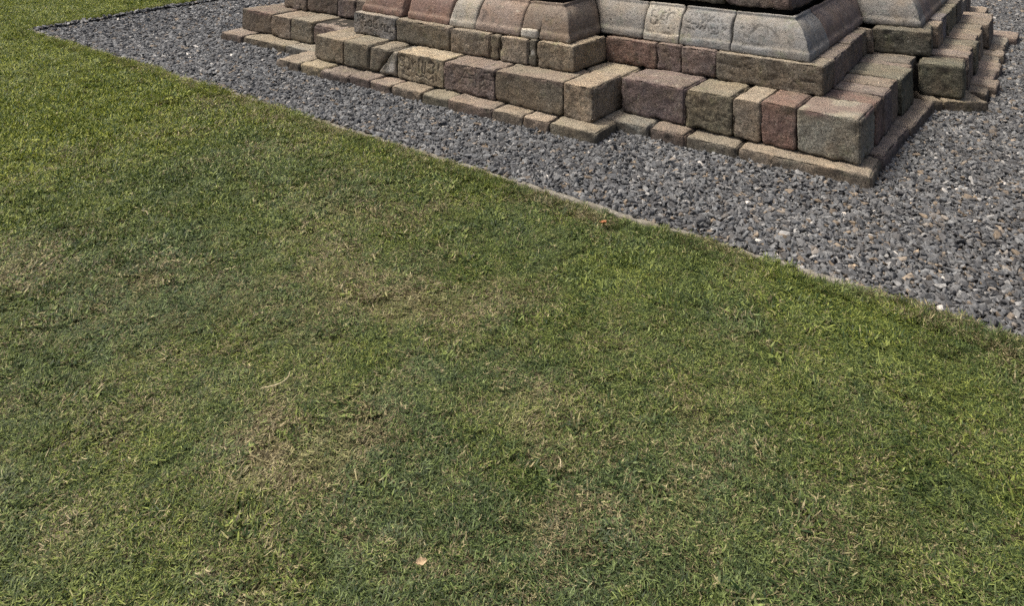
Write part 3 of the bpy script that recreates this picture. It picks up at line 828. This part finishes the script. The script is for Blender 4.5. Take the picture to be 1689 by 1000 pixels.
def inst_object(name, pts, rots, scales, which, floats, protos, label, cat, kind='stuff'):
    me = bpy.data.meshes.new(name)
    me.vertices.add(len(pts)); me.vertices.foreach_set('co', np.asarray(pts, dtype=np.float32).ravel())
    a = me.attributes.new('rot', 'FLOAT_VECTOR', 'POINT'); a.data.foreach_set('vector', np.asarray(rots, dtype=np.float32).ravel())
    a = me.attributes.new('scl', 'FLOAT_VECTOR', 'POINT'); a.data.foreach_set('vector', np.asarray(scales, dtype=np.float32).ravel())
    a = me.attributes.new('which', 'INT', 'POINT'); a.data.foreach_set('value', np.asarray(which, dtype=np.int32))
    for k, v in floats.items():
        a = me.attributes.new(k, 'FLOAT', 'POINT'); a.data.foreach_set('value', np.asarray(v, dtype=np.float32))
    me.update()
    o = add_obj(name, me)
    o['kind'] = kind; o['label'] = label; o['category'] = cat
    pc = bpy.data.collections.new(name + '_shapes')
    for i, pm in enumerate(protos):
        po = bpy.data.objects.new('%s_shape_%02d' % (name, i), pm)
        pc.objects.link(po)
    ng = bpy.data.node_groups.new(name + '_scatter', 'GeometryNodeTree')
    ng.interface.new_socket(name='Geometry', in_out='INPUT', socket_type='NodeSocketGeometry')
    ng.interface.new_socket(name='Geometry', in_out='OUTPUT', socket_type='NodeSocketGeometry')
    N = ng.nodes
    gi = N.new('NodeGroupInput'); go = N.new('NodeGroupOutput')
    ci = N.new('GeometryNodeCollectionInfo'); ci.inputs['Collection'].default_value = pc
    ci.inputs['Separate Children'].default_value = True; ci.inputs['Reset Children'].default_value = True
    mp = N.new('GeometryNodeMeshToPoints')
    ip = N.new('GeometryNodeInstanceOnPoints'); ip.inputs['Pick Instance'].default_value = True
    def attr(nm, ty):
        x = N.new('GeometryNodeInputNamedAttribute'); x.data_type = ty; x.inputs['Name'].default_value = nm
        return [s for s in x.outputs if s.enabled and s.name == 'Attribute'][0]
    e2r = N.new('FunctionNodeEulerToRotation')
    ng.links.new(attr('rot', 'FLOAT_VECTOR'), e2r.inputs[0])
    ng.links.new(gi.outputs[0], mp.inputs[0]); ng.links.new(mp.outputs[0], ip.inputs['Points'])
    ng.links.new(ci.outputs[0], ip.inputs['Instance'])
    ng.links.new(attr('which', 'INT'), ip.inputs['Instance Index'])
    ng.links.new(e2r.outputs[0], ip.inputs['Rotation'])
    ng.links.new(attr('scl', 'FLOAT_VECTOR'), ip.inputs['Scale'])
    ng.links.new(ip.outputs[0], go.inputs[0])
    md = o.modifiers.new('scatter', 'NODES'); md.node_group = ng
    return o

# ------------------------------------------------------------------ gravel
def rock_mesh(i):
    rs = np.random.RandomState(900 + i)
    import bmesh
    bm = bmesh.new()
    k = rs.randint(9, 14)
    pts = rs.randn(k, 3); pts /= np.linalg.norm(pts, axis=1, keepdims=True)
    pts *= (0.75 + .35 * rs.rand(k, 1))
    pts *= np.array([1.0, rs.uniform(.62, .95), rs.uniform(.38, .68)])
    for p in pts: bm.verts.new(p)
    bmesh.ops.convex_hull(bm, input=bm.verts[:])
    bmesh.ops.bevel(bm, geom=bm.edges[:], offset=.07, segments=1, affect='EDGES')
    me = bpy.data.meshes.new('pebble')
    bm.to_mesh(me); bm.free()
    me.materials.append(GRAVEL)
    return me
rocks = [rock_mesh(i) for i in range(16)]

def poly_inside(P, poly):
    x, y = P[:, 0], P[:, 1]; ins = np.zeros(len(P), bool)
    j = len(poly) - 1
    for i in range(len(poly)):
        xi, yi = poly[i]; xj, yj = poly[j]
        c = ((yi > y) != (yj > y)) & (x < (xj - xi) * (y - yi) / (yj - yi + 1e-12) + xi)
        ins ^= c; j = i
    return ins
FOOT = [(-2.96, .20), (-1.62, .20), (-1.62, -.15), (1.49, -.09), (1.49, .21), (2.98, .24), (3.03, 1.94), (3.39, 2.14), (3.40, 5.1), (3.1, 5.1), (3.1, 6.6), (-3.1, 6.6), (-3.1, 5.0), (-3.4, 5.0), (-3.4, 1.9), (-2.98, 1.9)]

def scatter_gravel():
    P = []
    for (cell, zoff) in ((.018, 0.0), (.026, .007)):
        xs = np.arange(-5.6, 6.3, cell); ys = np.arange(-1.0, 11.0, cell)
        X, Y = np.meshgrid(xs, ys, indexing='ij')
        p = np.stack([X.ravel(), Y.ravel()], 1)
        p += (rng.rand(len(p), 2) - .5) * cell * .95
        p = p[in_view(p, .25)]
        dd = (p - Cc) @ Ff
        keep = (p[:, 1] > kerb_y(p[:, 0]) + .042) & (p[:, 0] > kerb_x(p[:, 1]) + .008) & ~poly_inside(p, FOOT)
        # a few stones ride up on the kerb
        keep |= (p[:, 1] > kerb_y(p[:, 0]) + .015) & (p[:, 0] > kerb_x(p[:, 1])) & (p[:, 1] < kerb_y(p[:, 0]) + .06) & (rng.rand(len(p)) < .22)
        keep &= rng.rand(len(p)) < np.clip(1.35 - dd * .07, .5, 1.0)
        # nothing to see behind the temple
        keep &= ~((p[:, 1] > 6.3) & (p[:, 0] > -3.2) & (p[:, 0] < 1.5))
        keep &= ~((p[:, 1] > 2.5) & (p[:, 0] > -3.3) & (p[:, 0] < -1.0))
        p = p[keep]
        d2 = np.minimum(p[:, 1] - kerb_y(p[:, 0]), p[:, 0] - kerb_x(p[:, 1]))
        z = gravel_z(p[:, 0], p[:, 1]) + zoff + rng.uniform(-.006, .006, len(p))
        z += np.where(d2 < .045, .030, 0)
        P.append(np.column_stack([p, z]))
    P = np.concatenate(P)
    n = len(P)
    dist = (P[:, :2] - Cc) @ Ff
    s = np.exp(rng.normal(math.log(.0168), .36, n)); s = np.clip(s, .006, .033)
    s *= np.clip(.80 + dist * .06, 1.0, 1.3)
    rots = np.column_stack([rng.normal(0, .45, n), rng.normal(0, .45, n), rng.rand(n) * 6.283])
    sc = np.column_stack([s, s, s]) * rng.uniform(.85, 1.15, (n, 3))
    big = vnoise(np.column_stack([P[:, 0] * 2.5, P[:, 1] * 2.5, np.zeros(n)]), 77)
    tone = np.clip(rng.beta(2.2, 3.3, n) * .95 + .06 * big, 0, .90)
    wht = rng.rand(n) < .0025
    tone[wht] = rng.uniform(.93, 1.0, wht.sum())
    edge = P[:, 1] - kerb_y(P[:, 0])
    pw = .05 + .10 * np.exp(-np.clip(edge, 0, 9) / .08) + .06 * np.clip(P[:, 0] / 4, 0, 1)
    warm = np.where(rng.rand(n) < pw, rng.uniform(.3, 1.0, n), rng.uniform(0, .10, n) + .05 * np.clip(P[:, 0] / 4, 0, 1))
    print('gravel stones', n)
    return inst_object('gravel', P, rots, sc, rng.randint(0, len(rocks), n), {'tone': tone, 'warm': warm}, rocks,
                       'grey crushed stone gravel spread around the temple base', 'gravel')
scatter_gravel()

# ------------------------------------------------------------------ grass
def tuft_mesh(i, nb, rad, lmin, lmax, flat, wk0=1.0):
    rs = np.random.RandomState(300 + i)
    V, F, A = [], [], []
    comb = rs.rand() * 6.28
    for b_ in range(nb):
        rr = rad * math.sqrt(rs.rand()); th = rs.rand() * 6.283
        bx, by = rr * math.cos(th), rr * math.sin(th)
        az = rs.rand() * 6.283 if rs.rand() < .6 else comb + rs.randn() * .6
        L = rs.uniform(lmin, lmax) * (1.5 if rs.rand() < .02 else 1)
        wd = rs.uniform(.0007, .0015) * wk0
        tilt = rs.uniform(.15, flat); bend = rs.uniform(.2, 1.3)
        dx, dy = math.cos(az), math.sin(az); tw = rs.randn() * .5
        sx, sy = -math.sin(az + tw), math.cos(az + tw)
        x = y = 0.0; z = -0.004; segs = 3
        i0 = len(V)
        rnd, rnd2 = rs.rand(), rs.rand() ** 1.9
        for k in range(segs + 1):
            f = k / segs
            ang = tilt + bend * f
            if k:
                x += L / segs * math.sin(ang); z += L / segs * math.cos(ang)
            z_ = max(z, .0015 + .003 * rs.rand())
            wk = wd * (1.0 - .15 * f) if k < segs else 0
            cx_, cy_ = bx + dx * x, by + dy * x
            if k < segs:
                V.append((cx_ - sx * wk, cy_ - sy * wk, z_)); V.append((cx_ + sx * wk, cy_ + sy * wk, z_))
                A += [(rnd, f, rnd2)] * 2
            else:
                V.append((cx_, cy_, z_)); A.append((rnd, f, rnd2))
        for k in range(segs - 1):
            a = i0 + 2 * k
            F.append((a, a + 1, a + 3, a + 2))
        a = i0 + 2 * (segs - 1)
        F.append((a, a + 1, a + 2))
    return mesh_from('tuft', np.array(V), F, GRASS, False, {'blade': np.array(A)})

tufts = [tuft_mesh(i, 330, .072, .010, .027, 1.2) for i in range(7)] + [tuft_mesh(20 + i, 90, .028, .014, .032, 1.0) for i in range(4)] + [tuft_mesh(40 + i, 190, .074, .016, .036, 1.0, 2.1) for i in range(5)]

DRY = [  # x, y, radius, amount
    (.19, -1.24, .26, .75), (.39, -2.87, .22, .9), (1.76, -2.12, .20, 1.0), (1.9, -1.98, .20, .7), (2.14, -1.83, .17, .55), (2.05, -2.82, .12, .9), (2.2, -2.7, .12, .7), (2.28, -2.9, .06, .9),
    (2.43, -2.23, .12, .8), (2.54, -2.11, .05, 1.0), (2.65, -2.26, .13, .7), (3.39, -1.95, .09, .7), (3.54, -1.93, .035, 1.1), (1.55, -2.99, .10, .8), (2.77, -2.61, .14, .8),
    (1.96, -2.77, .14, .8), (2.65, -2.6, .10, .55), (2.75, -1.04, .14, .5), (1.51, -2.14, .2, .55), (-.9, -1.15, .35, .55), (-2.1, -1.02, .30, .45), (-3.2, -1.05, .3, .35), (2.1, -1.08, .08, .7), (3.0, -1.35, .22, .45),
    (.9, -2.6, .25, .45), (1.2, -1.9, .3, .4), (3.3, -2.2, .15, .5), (2.9, -2.0, .12, .5), (1.3, -1.35, .25, .3), (2.2, -3.1, .15, .5), (2.9, -2.9, .12, .6)]
LUSH = [(2.45, -1.25, .35), (2.95, -1.12, .28), (.55, -1.12, .35), (1.5, -1.2, .3), (-6, 0, 3.5), (-3.5, -2.5, 1.6), (3.3, -1.12, .12), (-5, -1.6, 2.0), (-1.6, -1.7, .7)]
def n2(p, sc, s): return vnoise(np.column_stack([p[:, 0] * sc, p[:, 1] * sc, np.zeros(len(p))]), s)
def dryness(p):
    w_ = p + .10 * np.column_stack([n2(p, 6, 91), n2(p, 6, 92)])
    v = .18 + .12 * n2(p, 1.3, 41) + .22 * n2(p, 4.3, 42) + .26 * n2(p, 9.0, 43) + .10 * np.exp(-np.abs(p[:, 1] + 1.15) / .15)
    for x, y, r_, a in DRY:
        d = np.hypot(w_[:, 0] - x, w_[:, 1] - y)
        v += .88 * a * np.exp(-(d / (r_ * .85)) ** 2)
    dist = np.hypot(p[:, 0] - CAM.x, p[:, 1] - CAM.y)
    for x, y, r_ in LUSH:
        v -= .28 * np.exp(-(np.hypot(p[:, 0] - x, p[:, 1] - y) / r_) ** 2)
    return .01 + .70 * np.clip(v, 0, 1.15)
def lush_farlight(p):
    v = .30 + .25 * n2(p, 1.1, 51) + .25 * n2(p, 4.2, 52)
    v += .75 * sstep(.8, -2.5, p[:, 0])  # yellower grass plus view-angle brightness put into the far lawn colour
    for x, y, r_ in LUSH:
        v += .30 * np.exp(-(np.hypot(p[:, 0] - x, p[:, 1] - y) / r_) ** 2)
    return np.clip(v, 0, 1)

DEEP = [(2.2, -1.75, .2), (2.78, -1.97, .16), (2.65, -2.52, .10), (2.0, -2.35, .16), (1.7, -2.5, .14), (1.9, -3.05, .12), (3.2, -1.85, .2), (2.35, -2.5, .12), (3.4, -2.25, .14), (2.6, -1.45, .2)]
def deepness(p):
    v = .18 + .45 * n2(p, 2.6, 81) + .40 * n2(p, 7.5, 82)
    for x, y, r_ in DEEP:
        v += .6 * np.exp(-(np.hypot(p[:, 0] - x, p[:, 1] - y) / r_) ** 2)
    v -= .45 * sstep(1.0, -2.0, p[:, 0])
    return np.clip(v, 0, 1)

def scatter_grass():
    out = []
    def pts(cell, x0, x1, y0, y1):
        X, Y = np.meshgrid(np.arange(x0, x1, cell), np.arange(y0, y1, cell), indexing='ij')
        p = np.stack([X.ravel(), Y.ravel()], 1)
        return p + (rng.rand(len(p), 2) - .5) * cell
    R = .072
    near = pts(.055, -2, 5.2, -4.2, -.9)
    far = pts(.085, -12.5, -2, -7, 10)
    for p in (near, far):
        p = p[in_view(p, .35)]
        ok = ((p[:, 1] < kerb_y(p[:, 0]) - R) | (p[:, 0] < kerb_x(p[:, 1]) - R - .02))
        p = p[ok]
        out.append((p, 0))
    e = pts(.024, -12, 5.2, -1.12, -.90)
    e = e[in_view(e, .3)]
    wob = .004 * np.sin(e[:, 0] * 5.3) + .010 + .026 * n2(e, 11, 61) + .024 * n2(e, 2.3, 62)
    e1 = e[(e[:, 1] < kerb_y(e[:, 0]) - .016 + wob) & (e[:, 1] > kerb_y(e[:, 0]) - .12) & (e[:, 0] > KL0[0])]
    e2 = pts(.03, -6, -4.5, -1.0, 9.8)
    e2 = e2[in_view(e2, .3)]
    e2 = e2[(e2[:, 0] < kerb_x(e2[:, 1]) - .055) & (e2[:, 0] > kerb_x(e2[:, 1]) - .16)]
    for p in (e1, e2): out.append((p, 1))
    P = np.concatenate([p for p, k in out]); K = np.concatenate([np.full(len(p), k) for p, k in out])
    # the bare clod in the lawn
    hole = np.hypot(P[:, 0] - 3.27, P[:, 1] + 2.12) < .026
    P, K = P[~hole], K[~hole]
    n = len(P)
    dist = np.hypot(P[:, 0] - CAM.x, P[:, 1] - CAM.y)
    which = np.where(K == 0, rng.randint(0, 7, n), 7 + rng.randint(0, 4, n))
    coarse = (K == 0) & (rng.rand(n) < sstep(2.6, 4.6, dist) * .9 + .04)
    which = np.where(coarse, 11 + rng.randint(0, 5, n), which)
    s = rng.uniform(.85, 1.15, n) * np.where(dist > 5, 1.25, 1.0)
    dr = dryness(P)
    dr = np.clip(dr + (K == 1) * np.clip(.10 + .35 * n2(P, 3.5, 68), 0, .4), 0, .9)
    sz = s * rng.uniform(.8, 1.2, n) * (1.05 - .45 * dr) * (1 + .35 * (K == 1) * (n2(P, 5, 66) + .3))
    hz = .016 * n2(P, 5.0, 71) * .5
    z = lawn_z(P[:, 0], P[:, 1]) + .004 + np.where(K == 1, .004, 0)
    tl = np.where(K == 1, .32, .10)
    rots = np.column_stack([rng.normal(0, 1, n) * tl, rng.normal(0, 1, n) * tl, rng.rand(n) * 6.283])
    print('tufts', n)
    return inst_object('grass', np.column_stack([P, z]), rots, np.column_stack([s, s, sz]), which,
                       {'dry': dr, 'hue': lush_farlight(P), 'deep': deepness(P)}, tufts, 'short mown lawn grass with dry brown patches in front of the gravel', 'grass')
scatter_grass()

# ------------------------------------------------------------------ small things lying on the lawn
def leaf_mat(name, c1, c2):
    return simple_noise_mat(name, c1, c2, 90, .0008, .6)
def leaf(name, loc, L, W, rot, c1, c2, label, curl=.35, lobes=0.0):
    n, m = 11, 7
    V = []
    for i in range(n):
        f = i / (n - 1)
        wv = W * (math.sin(math.pi * min(1, f * .94 + .05)) ** .75) * (1 + lobes * math.sin(f * 15))
        for j in range(m):
            g = j / (m - 1) * 2 - 1
            x = (f - .5) * L; y = g * wv * .5
            z = curl * abs(g) ** 1.5 * W * .5 + curl * L * .35 * (f - .4) ** 2 + .0012 * math.sin(f * 20 + g * 3)
            V.append((x, y, z))
    idx = np.arange(n * m).reshape(n, m)
    Q = np.stack([idx[:-1, :-1], idx[1:, :-1], idx[1:, 1:], idx[:-1, 1:]], -1).reshape(-1, 4)
    V = np.array(V)
    top = V.copy(); bot = V.copy(); bot[:, 2] -= .0007
    # stem as a thin tapered strip of boxes joined to the blade
    st = []
    F = [tuple(map(int, q)) for q in Q] + [tuple(int(x) + n * m for x in q[::-1]) for q in Q]
    V = np.concatenate([top, bot])
    b0 = len(V)
    sv = []
    for k in range(5):
        x = -L * .5 - k * L * .07
        for a, b_ in ((-.0007, 0), (.0007, 0), (0, .0013)):
            sv.append((x, a + .002 * math.sin(k), b_ + .0008 * k))
    V = np.concatenate([V, np.array(sv)])
    for k in range(4):
        for q in range(3):
            F.append((b0 + k * 3 + q, b0 + k * 3 + (q + 1) % 3, b0 + k * 3 + 3 + (q + 1) % 3, b0 + k * 3 + 3 + q))
    o = add_obj(name, mesh_from(name, V, F, leaf_mat(name + '_skin', c1, c2)), None, loc)
    o.rotation_euler = rot
    o['label'] = label; o['category'] = 'leaf'
    return o
leaf('dry_leaf', (2.130, -1.127, .012), .044, .028, (.15, -.30, -.5), (.22, .085, .035), (.36, .16, .07),
     'curled orange brown leaf lying on the grass near the gravel edge', .5)
leaf('dry_leaf', (2.612, -2.838, .012), .028, .016, (.35, .25, 1.15), (.36, .26, .15), (.50, .38, .23),
     'pale tan leaf lying in the grass at the bottom of the photo', .3, .12)

def stem(name, pts, r0, r1, c1, c2, label, cat):
    V, F = [], []
    P = np.array(pts, float)
    t = np.linspace(0, len(P) - 1, 22)
    C = np.stack([np.interp(t, range(len(P)), P[:, k]) for k in range(3)], 1)
    for _ in range(3):
        C[1:-1] = (C[:-2] + 2 * C[1:-1] + C[2:]) / 4
    for i, c in enumerate(C):
        r_ = r0 + (r1 - r0) * abs(i / 21 * 2 - .7)
        d = C[min(i + 1, 21)] - C[max(i - 1, 0)]; d /= np.linalg.norm(d)
        s1 = np.cross(d, (0, 0, 1)); s1 /= np.linalg.norm(s1); s2 = np.cross(s1, d)
        for k in range(6):
            a = k * math.pi / 3
            V.append(c + (s1 * math.cos(a) + s2 * .6 * math.sin(a)) * r_ * (1 + .15 * math.sin(i * 2.1 + k)))
    for i in range(21):
        for k in range(6):
            F.append((i * 6 + k, i * 6 + (k + 1) % 6, i * 6 + 6 + (k + 1) % 6, i * 6 + 6 + k))
    F.append(tuple(range(5, -1, -1))); F.append(tuple(range(126, 132)))
    o = add_obj(name, mesh_from(name, np.array(V), F, simple_noise_mat(name + '_skin', c1, c2, 80, .0005, .7)))
    o['label'] = label; o['category'] = cat
stem('dry_twig', [(1.820, -2.710, .012), (1.833, -2.695, .013), (1.850, -2.675, .015), (1.855, -2.65, .016), (1.845, -2.628, .015), (1.825, -2.608, .012)],
     .0028, .0014, (.27, .23, .13), (.42, .37, .23), 'curved pale dry stem lying in the grass on the left', 'dry stem')

stem('straw_blade', [(.337, -2.324, .014), (.375, -2.318, .020), (.412, -2.332, .016)], .0026, .0012, (.30, .25, .15), (.46, .40, .26),
     'short pale straw blade lying in the grass on the far left of the lawn', 'straw')
stem('straw_blade', [(2.724, -2.418, .012), (2.716, -2.405, .020), (2.699, -2.393, .016)], .0018, .0009, (.30, .25, .15), (.46, .40, .26),
     'thin pale straw blade standing in the lawn right of the centre bottom', 'straw')
def clod():
    rs = np.random.RandomState(8)
    import bmesh
    bm = bmesh.new(); bmesh.ops.create_icosphere(bm, subdivisions=4, radius=1.0)
    V = np.array([v.co[:] for v in bm.verts]); F = [tuple(v.index for v in f.verts) for f in bm.faces]; bm.free()
    V *= np.array([.028, .024, .012])
    V *= (1 + .35 * vnoise(V * 55, 5) + .22 * vnoise(V * 140, 6) + .12 * vnoise(V * 300, 7))[:, None]
    o = add_obj('soil_clod', mesh_from('soil_clod', V, F, simple_noise_mat('dark_soil', (.014, .012, .008), (.050, .042, .030), 150, .004), True), None, (3.27, -2.12, -.019))
    o['label'] = 'small dark brown clod of soil showing through the lawn at the lower right'; o['category'] = 'soil'
clod()
